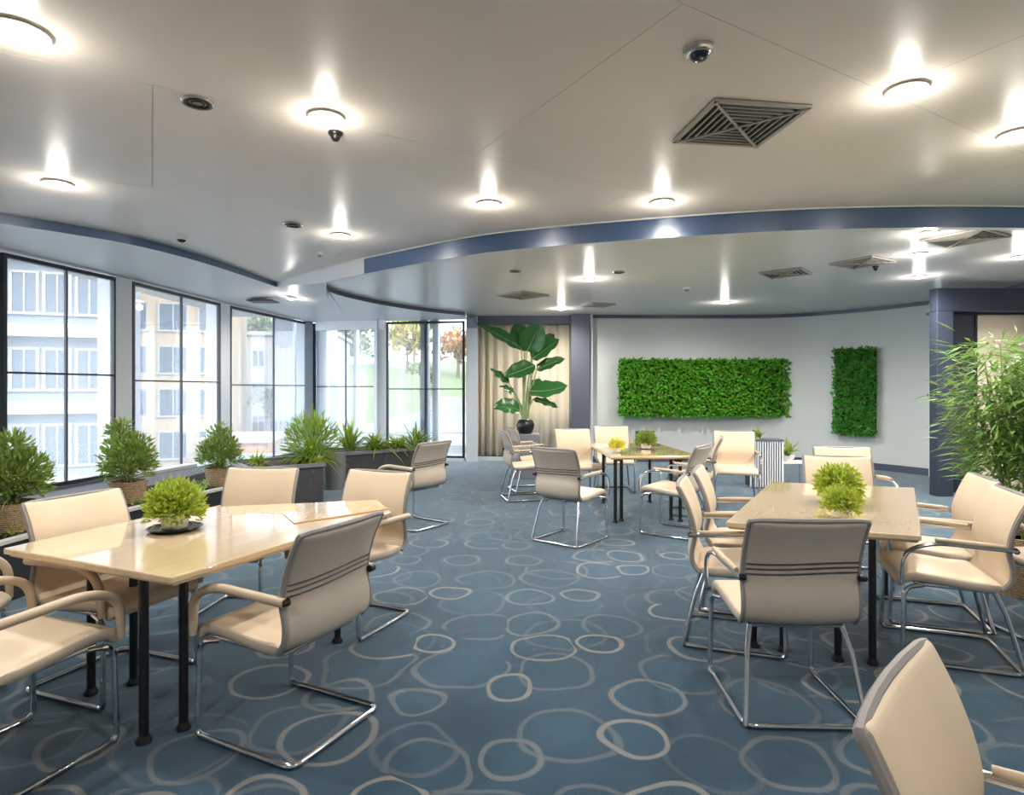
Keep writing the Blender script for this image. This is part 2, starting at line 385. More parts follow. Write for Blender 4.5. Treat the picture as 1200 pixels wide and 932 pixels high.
# far ceiling (recessed a little above the soffit) with its dark frieze and the lip behind the beam
rr = right_run[k_tip:]
lip = []
for i, p in enumerate(rr):
    t = (rr[min(i+1, len(rr)-1)]-rr[max(i-1, 0)]).normalized(); lip.append((p.x-t.y*.09, p.y+t.x*.09))
mb = MB(); vs = []
for p, q in zip(rr, lip): vs += [(p.x, p.y, H3), (q[0], q[1], H3), (q[0], q[1], H2+.02)]
mb.add(vs, [f for i in range(len(rr)-1) for f in ((3*i, 3*i+3, 3*i+4, 3*i+1), (3*i+1, 3*i+4, 3*i+5, 3*i+2))])
struct(mb.build('trim_5', 'soffit'))
poly = [(q[0]-.02, q[1]-.02) for q in lip[::-1]] + [(p.x, p.y) for p in fr[1:]] + [(-.9, 12.6), (7.55, 12.6)]
struct(MB().prism(poly, H2, H2+.04).build('ceiling_far', 'ceiling_low'))
mb = MB(); mb.add([v for p in fr for v in ((p.x, p.y, H3-.004), (p.x, p.y, H2+.01))], [(2*i, 2*i+2, 2*i+3, 2*i+1) for i in range(len(fr)-1)])
struct(mb.build('trim_6', 'frieze_dark'))

# window bays
def window(n, bay, vt, bars=.042, thin=.020):
    (a, b, z0, z1, mz) = bay; a3 = Vector((a[0], a[1], 0)); b3 = Vector((b[0], b[1], 0)); d = (b3-a3); ln = d.length; rz = math.atan2(d.y, d.x)
    f = MB()
    f.box((ln/2, 0, z1-bars/2), (ln, .06, bars)); f.box((ln/2, 0, z0+bars/2), (ln, .06, bars))
    f.box((bars/2, 0, (z0+z1)/2), (bars, .06, z1-z0-2*bars)); f.box((ln-bars/2, 0, (z0+z1)/2), (bars, .06, z1-z0-2*bars))
    w = struct(f.build('window_%d' % n, 'frame_black', loc=(a[0], a[1], 0))); w.rotation_euler.z = rz
    xs = [bars]+[t*ln for t in vt]+[ln-bars]
    for t in vt: MB().box((t*ln, 0, (z0+z1)/2), (thin, .035, z1-z0-2*bars)).build('mullion', 'frame_black', w)
    MB().box((ln/2, 0, mz), (ln-2*bars, .034, thin)).build('transom', 'frame_black', w)
    for i in range(len(xs)-1):
        for (p, q) in ((z0+bars, mz-thin/2), (mz+thin/2, z1-bars)):
            MB().box(((xs[i]+xs[i+1])/2, .01, (p+q)/2), (xs[i+1]-xs[i]-.01, .008, q-p)).build('pane', 'pane', w)
    return w
for n, (bay, vt) in enumerate(zip(BAYS, ([.5], [.52], [.51], [.53], [.47], [.5]))): window(n+1, bay, vt)
# parapet under the windows, pillars between bays
mb = MB()
for a, b, z0, z1, mz in BAYS[:5]: mb.bar((a[0]-.02, a[1], z0/2), (b[0]-.02, b[1]+.1, z0/2), .16, z0)
struct(mb.build('wall_left', 'wall_dark'))
mb = MB(); a, b = BAYS[5][0], BAYS[5][1]; mb.bar((a[0], a[1], .03), (b[0], b[1], .03), .16, .06); struct(mb.build('baseboard_back', 'pillar'))
pn = 20
for (p, q, m) in (((-5.26, 6.08), (-5.20, 6.25), 'pillar'), ((-4.96, 7.67), (-4.92, 7.93), 'pillar'), ((-4.75, 9.98), (-4.72, 10.24), 'pillar'), ((-4.31, 12.82), (-4.2, 13.0), 'pillar_dark'), ((-2.65, 12.66), (-2.57, 12.6), 'pillar')):
    mb = MB(); mb.bar((p[0]-.1, p[1]+.0, 1.43), (q[0]-.1, q[1]-.0, 1.43), .26, 2.86); struct(mb.build('trim_%d' % pn, m)); pn += 1
for (x, y, w, m) in ((-1.78, 12.6, .16, 'pillar_dark'), (-1.55, 12.58, .12, 'pillar'), (-2.78, 12.85, .14, 'pillar'), (-4.02, 13.1, .22, 'pillar'), (-3.28, 12.95, .07, 'pillar')):
    struct(MB().box((x, y, 1.43), (w, .16, 2.86), R(-9)).build('trim_%d' % pn, m)); pn += 1
# small dropped bulkhead above the fourth bay
mb = MB(); mb.bar((-4.1, 12.86, 2.77), (-2.6, 12.52, 2.77), .05, .2); struct(mb.build('trim_%d' % pn, 'soffit')); pn += 1

# corner post and the bracket at its head
struct(MB().box((-.80, 12.35, 1.45), (.22, .2, 2.9)).build('trim_%d' % pn, 'pillar')); pn += 1
br_ = MB().box((0, 0, 0), (.2, .14, .22)); br_.box((.0, -.08, .03), (.1, .06, .1)); o = struct(br_.build('trim_%d' % pn, 'pillar_dark', loc=(-.80, 12.2, 2.77), bevel=.015)); pn += 1
# wall behind the curtain, the dark column, the grey curved back wall
struct(MB().box((.35, 12.75, 1.46), (2.6, .1, 2.92)).build('wall_curtain', 'wall_beige'))
struct(MB().box((.35, 12.42, 2.84), (2.1, .12, .16)).build('trim_%d' % pn, 'wall_dark')); pn += 1
struct(MB().box((1.34, 12.25, 1.46), (.36, .5, 2.92)).build('wall_column', 'wall_dark', bevel=.01))
struct(MB().box((1.56, 12.12, 1.46), (.05, .1, 2.92)).build('trim_%d' % pn, 'pillar')); pn += 1
bw = [(1.5, 12.2, 0), (3.0, 12.25, 0), (4.6, 12.22, 0), (5.5, 12.02, 0), (6.2, 11.45, 0), (6.65, 10.85, 0), (7.0, 10.2, 0)]
bws = smooth_curve(bw, 5)
def wall_strip(pts, z0, z1, t, name, m):
    mb = MB(); vs = []
    for i, p in enumerate(pts):
        tg = (pts[min(i+1, len(pts)-1)]-pts[max(i-1, 0)]).normalized(); n = Vector((-tg.y, tg.x, 0))
        q = p+n*t; vs += [(p.x, p.y, z0), (p.x, p.y, z1), (q.x, q.y, z0), (q.x, q.y, z1)]
    fs = []
    for i in range(len(pts)-1):
        a, b = 4*i, 4*i+4; fs += [(a, b, b+1, a+1), (a+2, a+3, b+3, b+2), (a+1, b+1, b+3, a+3), (a, a+2, b+2, b)]
    e = 4*(len(pts)-1); fs += [(0, 1, 3, 2), (e, e+2, e+3, e+1)]
    mb.add(vs, fs); return struct(mb.build(name, m, smooth=True))
wall_strip(bws, 0, 2.92, .12, 'wall_back', 'wall_grey')
front = lambda off: [p+Vector((-.0, -1, 0))*off if i < 18 else p+Vector((-.75, -.6, 0))*off for i, p in enumerate(bws)]
wall_strip(front(.045), 2.855, 2.92, .04, 'trim_%d' % pn, 'frieze_dark'); pn += 1
wall_strip(front(.03), 0, .12, .025, 'baseboard_curve', 'frieze_dark')
# metal strips and a latch at the right end of the curved wall
for x, y in ((6.93, 10.16), (7.02, 9.95)):
    struct(MB().box((x, y, 1.43), (.05, .05, 2.86)).build('trim_%d' % pn, 'pillar')); pn += 1
struct(MB().box((7.02, 10.12, 1.35), (.16, .3, .03)).build('trim_%d' % pn, 'frame_black')); pn += 1
struct(MB().box((7.15, 9.3, 1.46), (.1, 1.8, 2.92)).build('wall_passage', 'wall_dark'))
# doorway: navy frame, dark glass sidelight, beige leaf
d = MB(); d.box((5.84, 8.36, 1.25), (.22, .16, 2.5)); d.box((6.61, 8.36, 2.655), (1.76, .16, .31)); struct(d.build('door_1', 'navy', bevel=.008))
dd = bpy.data.objects['door_1']
MB().box((6.2, 8.52, 1.25), (.4, .03, 2.46)).build('sidelight_pane', 'dark_glass', dd)
MB().box((6.42, 8.52, 1.25), (.03, .05, 2.48)).build('door_stile', 'frame_black', dd)
MB().box((6.96, 8.52, 1.25), (1.04, .045, 2.48)).build('door_leaf', 'wall_beige', dd)
MB().box((6.6, 8.5, 2.49), (1.7, .06, .03)).build('door_head', 'frame_black', dd)
# enclosing walls outside the view
struct(MB().box((7.6, 3.0, 1.5), (.1, 10.8, 3.0)).build('wall_right', 'wall_white'))
struct(MB().box((1.0, -2.4, 1.5), (13.4, .1, 3.0)).build('wall_rear', 'wall_white'))
mb = MB(); mb.bar((-5.9, -2.4, 1.53), (-5.55, 4.55, 1.53), .1, 3.06); struct(mb.build('wall_near', 'wall_white'))

# ------------------------------------------------------------------ stone ledge, trough and planters along the windows
led = thing('window_ledge', 'speckled granite ledge running under the tall windows', 'ledge', (-4.4, 6.3, 0))
mb = MB(); mb.prism([(-1.0, -1.6), (-.05, -1.6), (.2, .9), (.3, 2.6), (-.3, 2.6), (-.5, 1.4), (-.75, 0)], 0, .33); mb.build('slab', 'granite', led, bevel=.01)
mb = MB(); mb.bar((-.45, 1.45, .35), (-.25, 2.6, .35), .2, .04); mb.build('nosing', 'ledge_edge', led)
tr_pts = [(-3.46, 4.0), (-3.40, 4.7), (-3.22, 5.7), (-2.88, 6.9)]
tr = thing('plant_trough', 'long low black trough with pale rim below the windows', 'planter', (-3.6, 5.4, 0))
tl = [(x+3.6, y-5.4) for x, y in tr_pts]
f = MB(); e = MB(); so = MB(); bk = MB()
for i in range(3):
    a, b = tl[i], tl[i+1]
    f.bar((a[0], a[1], .2), (b[0], b[1], .2), .04, .4); e.bar((a[0], a[1], .412), (b[0], b[1], .412), .07, .024)
    bk.bar((a[0]-.62, a[1], .2), (b[0]-.62, b[1], .2), .04, .4); so.bar((a[0]-.32, a[1], .19), (b[0]-.32, b[1], .19), .6, .38)
f.bar((tl[3][0], tl[3][1], .2), (tl[3][0]-.62, tl[3][1], .2), .04, .4)
f.build('front_panel', 'black_box', tr); e.build('rim', 'ledge_edge', tr); bk.build('back_panel', 'black_box', tr); so.build('soil', 'soil', tr)
# crossing shelves on which the pots stand
for x, y in ((-3.70, 4.55), (-3.52, 5.62), (-3.20, 6.62)):
    MB().box((x+3.6, y-5.4, .405), (.62, .5, .03), R(8)).build('shelf_board', 'black_box', tr)
gc = MB()
for _ in range(700):
    t = random.random(); i = min(2, int(t*3)); u = t*3-i; a, b = tl[i], tl[i+1]
    x = a[0]+(b[0]-a[0])*u-rnd(.08, .55); y = a[1]+(b[1]-a[1])*u
    dr = Vector((rnd(-1, 1), rnd(-1, 1), rnd(.2, 1.2))); gc.leaf(Vector((x, y, .38+rnd(0, .05))), dr, Vector((rnd(-1, 1), rnd(-1, 1), 1)), rnd(.04, .08), rnd(.02, .035))
gc.build('groundcover', 'leaf_bright', tr)['kind'] = 'stuff'

def planter(name, label, pts, h, m, m2=None):
    cx = sum(p[0] for p in pts)/len(pts); cy = sum(p[1] for p in pts)/len(pts); q = [(p[0]-cx, p[1]-cy) for p in pts]
    t = thing(name, label, 'planter', (cx, cy, 0))
    MB().prism(q, 0, h-.04).build('box', m, t, bevel=.012)
    ring = MB(); n = len(q)
    for i in range(n): ring.bar((*q[i], h-.02), (*q[(i+1) % n], h-.02), .05, .045)
    ring.build('rim', m2 or m, t)
    MB().prism([(x*.93, y*.93) for x, y in q], h-.05, h-.025).build('soil', 'soil', t)
    return t
planter('low_planter', 'dark stone box planter of small agaves beside the window ledge', [(-3.12, 7.35), (-2.42, 7.9), (-3.0, 8.75), (-3.75, 8.2)], .50, 'planter_dark', 'planter_grey')
t = planter('long_planter', 'long dark planter box with rounded grey end and arching plants', [(-2.62, 8.85), (-1.35, 9.85), (-1.8, 10.45), (-2.98, 9.5)], .52, 'planter_dark', 'planter_grey')
mb = MB(); mb.tube([(-2.60+2.19, 8.95-9.66, .0), (-2.60+2.19, 8.95-9.66, .5)], .17, 20); mb.build('rounded_end', 'planter_grey', t, smooth=True)

# ------------------------------------------------------------------ plants
def dirs(n):
    for _ in range(n):
        z = rnd(-.5, 1); a = rnd(0, 2*math.pi); r = math.sqrt(max(0, 1-z*z)); yield Vector((r*math.cos(a), r*math.sin(a), z))
def blob(mb, c, rad, n, l, w, inner=.55, up=.3):
    for d in dirs(n):
        k = rnd(inner, 1); p = Vector((c[0]+d.x*rad[0]*k, c[1]+d.y*rad[1]*k, c[2]+d.z*rad[2]*k))
        dd = d+Vector((rnd(-.7, .7), rnd(-.7, .7), rnd(-.5, .7)+up)); mb.leaf(p, dd, Vector((rnd(-1, 1), rnd(-1, 1), rnd(.2, 1))), l*rnd(.7, 1.2), w*rnd(.7, 1.2))
    return mb
def wicker_pot_plant(loc, s, label, n=750, tall=1.0, lean=0):
    t = thing('potted_shrub', label, 'potted plant', loc, rnd(0, 6), 'wicker pots along the window')
    h = .17*s
    MB().lathe([(.105*s, 0), (.125*s, h*.5), (.135*s, h*.9), (.14*s, h), (.12*s, h), (.115*s, h*.85)], seg=24).build('pot', 'wicker', t, smooth=True)
    MB().lathe([(.001, 0), (.116*s, 0)], (0, 0, h*.86)).build('soil', 'soil', t)
    st = MB()
    for k in range(7):
        a = k*.9; st.tube([(0.02*math.cos(a), .02*math.sin(a), h*.8), (.06*s*math.cos(a), .06*s*math.sin(a), h+.1*s), (.1*s*math.cos(a), .1*s*math.sin(a), h+.22*s*tall)], .005, 5)
    st.build('stem', 'stem_pale', t)
    f = MB(); blob(f, (0, 0, h+.13*s*tall), (.19*s, .19*s, .2*s*tall), n*2, .06*s, .016*s, .35)
    blob(f, (lean, 0, h+.33*s*tall), (.09*s, .09*s, .09*s), n//4, .06*s, .016*s, .2)
    for _ in range(60): f.blade((0, 0, h), rnd(0, 6.28), rnd(.22, .36)*s, .012*s, rnd(.3, 1.5), rnd(.1, .5), 4)
    f.build('foliage', 'leaf_mid', t)['kind'] = 'stuff'
    return t
wicker_pot_plant((-3.66, 4.5, .42), 1.2, 'bushy shrub in the widest wicker pot on the black trough', 900)
wicker_pot_plant((-3.50, 5.6, .42), 1.15, 'bushy shrub with one tall stray sprig in a wicker pot', 850, 1.15, -.12)
wicker_pot_plant((-3.14, 6.6, .42), 1.1, 'grassy shrub in wicker pot beside the stone planter', 700)
def fern(label, loc, n, l, w, rise=(.5, 1.4), droop=(.3, .8), m='leaf_bright', name='arching_plant', group=None):
    t = thing(name, label, 'plant', loc, 0, group)
    f = MB()
    for _ in range(n): f.blade((rnd(-.04, .04), rnd(-.04, .04), 0), rnd(0, 2*math.pi), l*rnd(.6, 1.1), w*rnd(.7, 1.2), rnd(*rise), rnd(*droop))
    f.build('fronds', m, t)['kind'] = 'stuff'
    MB().lathe([(.05, -.02), (.045, .05), (.02, .1), (.001, .12)], seg=10).build('crown', 'stem_pale', t, smooth=True)
    return t
fern('small pale agave in the low stone planter', (-3.2, 7.75, .48), 70, .36, .022, m='leaf_lime')
t = fern('big dense fern bush at the corner of the stone planters', (-2.72, 8.35, .47), 320, .66, .022, (.3, 1.5), (.2, .9))
f = MB(); blob(f, (0, 0, .26), (.34, .34, .38), 900, .14, .018, .4, .5); f.build('inner_fronds', 'leaf_bright', t)['kind'] = 'stuff'
fern('low spiky rosette at the front edge of the stone planter', (-2.52, 8.0, .47), 60, .28, .022, m='leaf_lime')
fern('tall twin-stem spiky plant rising from the long planter', (-2.42, 9.2, .5), 110, .74, .03, (.8, 1.5), (.2, .6))
fern('mid-height leafy rosette in the middle of the long planter', (-2.1, 9.45, .5), 130, .56, .03, (.3, 1.4), (.3, .8))
fern('short broad rosette leaning over the long planter rim', (-1.8, 9.72, .5), 120, .5, .03, (.3, 1.3), (.3, .8))
fern('spidery plant with long drooping fronds at the planter end', (-1.58, 10.0, .5), 70, .78, .028, (.6, 1.3), (.3, .8), 'leaf_mid')

def green_panel(name, label, loc, rz, w, h, n, m):
    t = thing(name, label, 'plant panel', loc, rz)
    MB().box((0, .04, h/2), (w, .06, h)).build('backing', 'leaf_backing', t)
    f = MB()
    for _ in range(n):
        x = rnd(-w/2-.02, w/2+.02); z = rnd(-.02, h+.02)
        d = Vector((rnd(-1, 1), rnd(-1.3, -.1), rnd(-.8, .9))); f.leaf(Vector((x, rnd(-.05, .02), z)), d, Vector((rnd(-.6, .6), -1, rnd(-.2, 1))), rnd(.05, .09), rnd(.035, .06))
    f.build('foliage', m, t)['kind'] = 'stuff'
green_panel('green_wall_panel', 'wide rectangular panel of clipped green leaves on grey wall', (3.76, 12.08, .92), 0, 3.3, 1.1, 6500, 'leaf_wall')
green_panel('green_wall_panel', 'tall narrow panel of dark green leaves on curved wall', (6.26, 11.22, .62), R(-50), .68, 1.55, 2800, 'leaf_wall_dark')

def table_plant(label, loc, s, m, dish=True, n=420):
    t = thing('table_plant', label, 'potted plant', loc, rnd(0, 6), 'small plants on the tables')
    if dish: MB().lathe([(.02, 0), (.09*s, .004), (.115*s, .014), (.11*s, .018), (.08*s, .01), (.001, .01)], seg=24).build('dish', 'black_metal', t, smooth=True)
    MB().lathe([(.05*s, .012), (.06*s, .05*s), (.065*s, .07*s), (.001, .066*s)], seg=16).build('bowl', 'plastic_white', t, smooth=True)
    f = MB(); blob(f, (0, 0, .10*s), (.12*s, .12*s, .115*s), n*4, .034*s, .016*s, .3, .3); f.build('foliage', m, t)['kind'] = 'stuff'
    st = MB()
    for k in range(6): st.tube([(0, 0, .05*s), (.05*s*math.cos(k), .05*s*math.sin(k), .12*s)], .003, 4)
    st.build('stem', 'stem_pale', t)

# banana-leaf tree
bt = thing('banana_plant', 'tall banana plant with large dark leaves beside the cream curtain', 'potted plant', (.22, 10.1, 0))
MB().box((0, 0, .36), (.46, .46, .72)).build('plinth', 'planter_grey', bt, bevel=.01)
MB().lathe([(.10, .72), (.13, .78), (.15, .86), (.12, .93), (.09, .95), (.085, .92)], seg=20).build('pot', 'black_metal', bt, smooth=True)
SC = 71.3; px = lambda x: (x-617)/SC; pz = lambda y: 1.45+(456-y)/SC
LV = [  # base px, mid px, tip px, width m, y offset at tip
    ((612, 408), (598, 400), (561, 380), .30, -.15), ((616, 412), (612, 398), (606, 378), .52, .12), ((619, 412), (626, 398), (634, 380), .50, -.2),
    ((624, 420), (638, 404), (652, 390), .30, .2), ((625, 421), (640, 410), (656, 399), .34, -.2), ((630, 434), (644, 426), (664, 420), .24, .05),
    ((628, 428), (612, 435), (592, 442), .36, -.2), ((598, 450), (589, 442), (576, 432), .17, .1), ((604, 462), (597, 456), (587, 453), .16, -.1),
    ((611, 482), (596, 474), (580, 478), .36, -.12), ((621, 458), (642, 461), (666, 452), .40, -.15), ((622, 452), (634, 452), (650, 458), .30, .25), ((626, 468), (642, 472), (656, 478), .16, .1)]
for (b, mdl, tp, w, yo) in LV:
    B, Mm, T = (Vector((px(q[0]), yo*k, pz(q[1]))) for q, k in ((b, .15), (mdl, .6), (tp, 1)))
    lf = MB(); n = 9; vs = []; prev = None
    for i in range(n+1):
        t = i/n; p = B*(1-t)**2+Mm*2*t*(1-t)+T*t*t; tg = ((Mm-B)*(1-t)+(T-Mm)*t).normalized()
        x = tg.cross(Vector((.25*random.choice((-1, 1)) if False else .2, -.75, .62))); x.normalize(); u = x.cross(tg)
        ww = w*.5*(math.sin(math.pi*min(1, t*.93+.05))**.65)*(1-.25*t) if 0 < t < 1 else .004
        wav = .02*math.sin(i*1.9)
        vs += [p-x*ww+u*(ww*.30+wav), p-x*ww*.5+u*ww*.2, p, p+x*ww*.5+u*ww*.2, p+x*ww+u*(ww*.30-wav)]
    lf.add(vs, [(5*i+k, 5*i+k+1, 5*i+k+6, 5*i+k+5) for i in range(n) for k in range(4)])
    lo = lf.build('leaf', 'leaf_banana', bt, smooth=True)
    rb = MB(); rb.tube([B*(1-t)**2+Mm*2*t*(1-t)+T*t*t for t in [j/6*.95 for j in range(7)]], [.010, .009, .008, .007, .006, .004, .002], 5); rb.build('midrib', 'stem_pale', lo, smooth=True)
    sx = rnd(-.05, .05); S0 = Vector((sx, rnd(-.04, .04), .92))
    pt = MB(); q = S0*.4+B*.6; q.x = sx*.4+B.x*.45
    pt.tube([S0*(1-t)**2+q*2*t*(1-t)+B*t*t for t in [j/6 for j in range(7)]], [.018, .016, .015, .013, .012, .011, .010], 6); pt.build('stem', 'stem_pale', bt, smooth=True)

# bamboo at the right
bb = thing('bamboo_plant', 'tall leafy bamboo in a wicker pot behind the square-ended table', 'potted plant', (3.62, 4.35, 0))
MB().lathe([(.17, 0), (.22, .2), (.24, .38), (.24, .42), (.21, .42), (.2, .36)], seg=24).build('pot', 'wicker', bb, smooth=True)
MB().lathe([(.001, 0), (.205, 0)], (0, 0, .37)).build('soil', 'soil', bb)
fb = MB()
for k in range(11):
    a = k*2.4; top = Vector((.34*math.cos(a)*rnd(.4, 1)-.05, .3*math.sin(a)*rnd(.4, 1), rnd(1.35, 1.8)))
    st = MB(); B = Vector((.08*math.cos(a), .08*math.sin(a), .36)); pts = [B.lerp(top, j/6)+Vector((0, 0, 0))*j for j in range(7)]
    st.tube(pts, [.010-.001*j for j in range(7)], 6); st.build('stem', 'stem_pale', bb, smooth=True)
    for j in range(430):
        t = rnd(.3, 1.04)**.8; p = B.lerp(top, min(t, 1))
        aa = rnd(0, 6.28); out = Vector((math.cos(aa), math.sin(aa), rnd(-.3, .5))); p = p+out*rnd(.02, .28)*(.5+.6*t)
        fb.leaf(p, out+Vector((0, 0, rnd(-.9, .3))), Vector((rnd(-.5, .5), rnd(-.5, .5), 1)), rnd(.09, .17), rnd(.016, .026))
fb.build('foliage', 'leaf_bamboo', bb)['kind'] = 'stuff'

# ------------------------------------------------------------------ curtain
cu = thing('curtain', 'cream full-length curtain hanging in folds beside the dark column', 'curtain', (.2, 12.55, 0))
mb = MB(); vs = []; n = 160; x = -.92
for i in range(n+1):
    t = i/n; xx = -.90+1.87*t; amp = .055 if t < .55 else .018
    y = amp*math.sin(t*70+2*math.sin(t*9))+.02*math.sin(t*23)
    for z in (.09, 1.0, 2.0, 2.80): vs.append((xx+.012*math.sin(z*2+i*.3), y*(1.15-.12*z), z))
mb.add(vs, [(4*i+k, 4*i+4+k, 4*i+5+k, 4*i+1+k) for i in range(n) for k in range(3)])
o = mb.build('cloth', 'cream_curtain', cu, smooth=True); s_ = o.modifiers.new('thick', 'SOLIDIFY'); s_.thickness = .006
MB().tube([(-.95, 0, 2.83), (1.0, 0, 2.83)], .014, 8).build('rail', 'ring_metal', cu)
MB().box((-.0, -.14, .04), (1.9, .06, .08)).build('hem_rail', 'pillar', cu)

# ------------------------------------------------------------------ chairs (front is local +Y)
BACK = smooth_curve([(0, -.195, .425), (0, -.232, .47), (0, -.238, .54), (0, -.222, .62), (0, -.232, .70), (0, -.262, .79), (0, -.298, .865), (0, -.312, .89)], 3)
SEAT = smooth_curve([(0, .275, .405), (0, .26, .440), (0, .20, .458), (0, .06, .446), (0, -.08, .432), (0, -.19, .438)], 3)
CROSS = [(-1, 0), (-.985, .7), (-.94, 1), (-.5, 1), (0, 1), (.5, 1), (.94, 1), (.985, .7), (1, 0), (.985, -.7), (.94, -1), (.5, -1), (0, -1), (-.5, -1), (-.94, -1), (-.985, -.7)]
def loft(prof, hw, ht, bow=0.0, up=Vector((1, 0, 0))):
    mb = MB(); n = len(prof); k = len(CROSS)
    for i, p in enumerate(prof):
        t = (prof[min(i+1, n-1)]-prof[max(i-1, 0)]).normalized(); nr = t.cross(Vector((1, 0, 0))).normalized()
        e = .35 if i in (0, n-1) else (.8 if i in (1, n-2) else 1)
        w = hw*(.985 if i in (0, n-1) else 1)
        mb.v += [tuple(p+Vector((a*w, 0, 0))+nr*(b*ht*e)+nr*bow*(a*a)) for a, b in CROSS]
    for i in range(n-1):
        for j in range(k):
            j2 = (j+1) % k; frontf = CROSS[j][1] >= .7 and CROSS[j2][1] >= .7
            mb.f.append((i*k+j, i*k+j2, (i+1)*k+j2, (i+1)*k+j)); mb.mi.append(0 if frontf else 1)
    mb.f += [tuple(range(k)), tuple((n-1)*k+j for j in range(k))[::-1]]; mb.mi += [1, 1]
    return mb
def back_y(z):
    for i in range(len(BACK)-1):
        a, b = BACK[i], BACK[i+1]
        if a.z <= z <= b.z: return a.y+(b.y-a.y)*(z-a.z)/(b.z-a.z)
    return BACK[-1].y
# orientation of the front face of the back: which side is local +Y
_t = (BACK[8]-BACK[6]).normalized(); FRONT_SIGN = 1 if _t.cross(Vector((1, 0, 0))).y > 0 else -1
def make_chair(style):
    t = thing('meeting_chair', 'x', 'chair')
    prof = BACK if FRONT_SIGN > 0 else BACK[::-1]
    sp = SEAT[::-1] if True else SEAT
    _s = (sp[5]-sp[3]).normalized().cross(Vector((1, 0, 0)))
    if _s.z < 0: sp = sp[::-1]
    loft(sp, .245, .026).build('seat', ['leather', 'mesh_grey'], t, smooth=True)
    bk = loft(prof, .245, .017, bow=.018).build('backrest', ['leather', 'mesh_grey'], t, smooth=True)
    e = .018
    edge = [(-.247, p.y+e*.9, p.z) for p in BACK]+[(x, BACK[-1].y+e*.9*(x/.245)**2, BACK[-1].z+.006) for x in (-.2, -.1, 0, .1, .2)]+[(.247, p.y+e*.9, p.z) for p in BACK[::-1]]
    MB().tube(edge, .012, 7).build('piping', 'piping', bk, smooth=True)
    for z in (.655, .678, .700):
        MB().tube([(x, back_y(z+.006*math.sin(x*9))-.0185+.018*(x/.245)**2, z+.006*math.sin(x*9)) for x in [(-.24+.03*i) for i in range(17)]], .0035, 5).build('stripe', 'stripe', bk, smooth=True)
    sl = MB(); sl.tube([(-.2, -.16, .405), (.2, -.16, .405)], .011); sl.tube([(-.225, .19, .42), (.225, .19, .42)], .011); sl.tube([(-.2, -.16, .405), (-.225, .19, .42)], .011); sl.tube([(.2, -.16, .405), (.225, .19, .42)], .011)
    sl.build('seat_frame', 'chrome', t, smooth=True)
    y0 = -.27
    ff = MB(); ff.tube(fillet([(-.255, .255, .014), (-.255, y0, .014), (.255, y0, .014), (.255, .255, .014)], .05), .0125); ff.build('floor_frame', 'chrome', t, smooth=True)
    for s in (-1, 1):
        MB().tube(fillet([(s*.225, .16, .415), (s*.25, .255, .40), (s*.255, .262, .014), (s*.255, .2, .014)], .05), .0125).build('leg', 'chrome', t, smooth=True)
        if style == 'sled':
            MB().tube([(s*.2, -.16, .405), (s*.225, -.20, .3), (s*.255, y0, .014)], .0115).build('leg', 'chrome', t, smooth=True)
        ap = fillet([(s*.262, -.235, .635), (s*.275, .13, .652), (s*.275, .262, .60), (s*.268, .272, .43)], .11, 7)
        if style == 'padded':
            a = MB(); n = len(ap); a.tube(ap, [.019 if i < n-1 else .014 for i in range(n)], 10); ar = a.build('armrest', 'arm_pad', t, smooth=True)
            MB().tube([(s*.24, -.232, .635), (s*.27, -.228, .635)], .016, 10).build('arm_hub', 'black_metal', ar)
        else:
            a = MB(); a.tube(ap, .0115, 8); ar = a.build('armrest', 'chrome', t, smooth=True)
            p = MB(); p.tube([(s*.264, -.18, .652), (s*.272, -.02, .66), (s*.275, .12, .668)], [.012, .016, .012], 8); p.build('arm_pad', 'arm_pad', ar, smooth=True)
            MB().tube([(s*.24, -.232, .635), (s*.27, -.228, .635)], .014, 10).build('arm_hub', 'black_metal', ar)
    return t
PROTO = {k: make_chair(k) for k in ('padded', 'sled')}; USED = set()
def chair(style, x, y, th, label, group):
    o = PROTO[style] if style not in USED else copy_tree(PROTO[style]); USED.add(style)
    o.location = (x, y, 0); o.rotation_euler = (0, 0, -R(th)); tag(o, label, 'chair', group); return o
gl, gr, gm = 'chairs at the six-sided table', 'chairs at the square-ended table', 'chairs at the far table'
chair('padded', -.96, 2.67, -64, 'beige armchair with three dark stripes tucked under long side of the six-sided table', gl)
chair('padded', -1.95, 2.36, 20, 'beige armchair at the wide end of the six-sided table, back toward the room entrance', gl)
chair('padded', -1.0, 3.84, 204, 'beige armchair at the narrow end of the six-sided table by the wooden board', gl)
chair('padded', -1.75, 3.98, 184, 'beige armchair at the six-sided table in front of the stone planters', gl)
chair('padded', -1.99, 3.08, 110, 'beige armchair at the six-sided table with its back to the black trough', gl)
chair('padded', -2.62, 2.66, 70, 'beige armchair pulled back from the corner of the six-sided table near the window', gl)
chair('padded', -1.04, 6.55, -55, 'lone grey-backed armchair facing the long stone planter', 'single chairs')
chair('sled', .95, .97, 134, 'beige chair standing alone on the carpet, turned from all tables', 'single chairs')
chair('sled', 1.26, 2.88, 2, 'grey-backed chair at the wide end of the square-ended table, three stripes across its back', gr)
chair('sled', 1.30, 3.60, 110, 'beige chair on the aisle side of the square-ended table, next to the striped-back chair', gr)
chair('sled', 1.56, 4.14, 112, 'beige chair on the aisle side of the square-ended table, farther from the striped-back chair', gr)
chair('sled', 2.56, 4.72, 196, 'cream chair at the far end of the square-ended table facing the leafy plant', gr)
chair('sled', 3.05, 5.5, 190, 'cream chair standing empty behind the one at the far table end', gr)
chair('sled', 2.40, 3.40, 290, 'beige armchair on the bamboo side of the square-ended table, nearer the striped-back chair', gr)
chair('sled', 2.66, 3.93, 290, 'beige armchair on the bamboo side of the square-ended table, nearer its far end', gr)
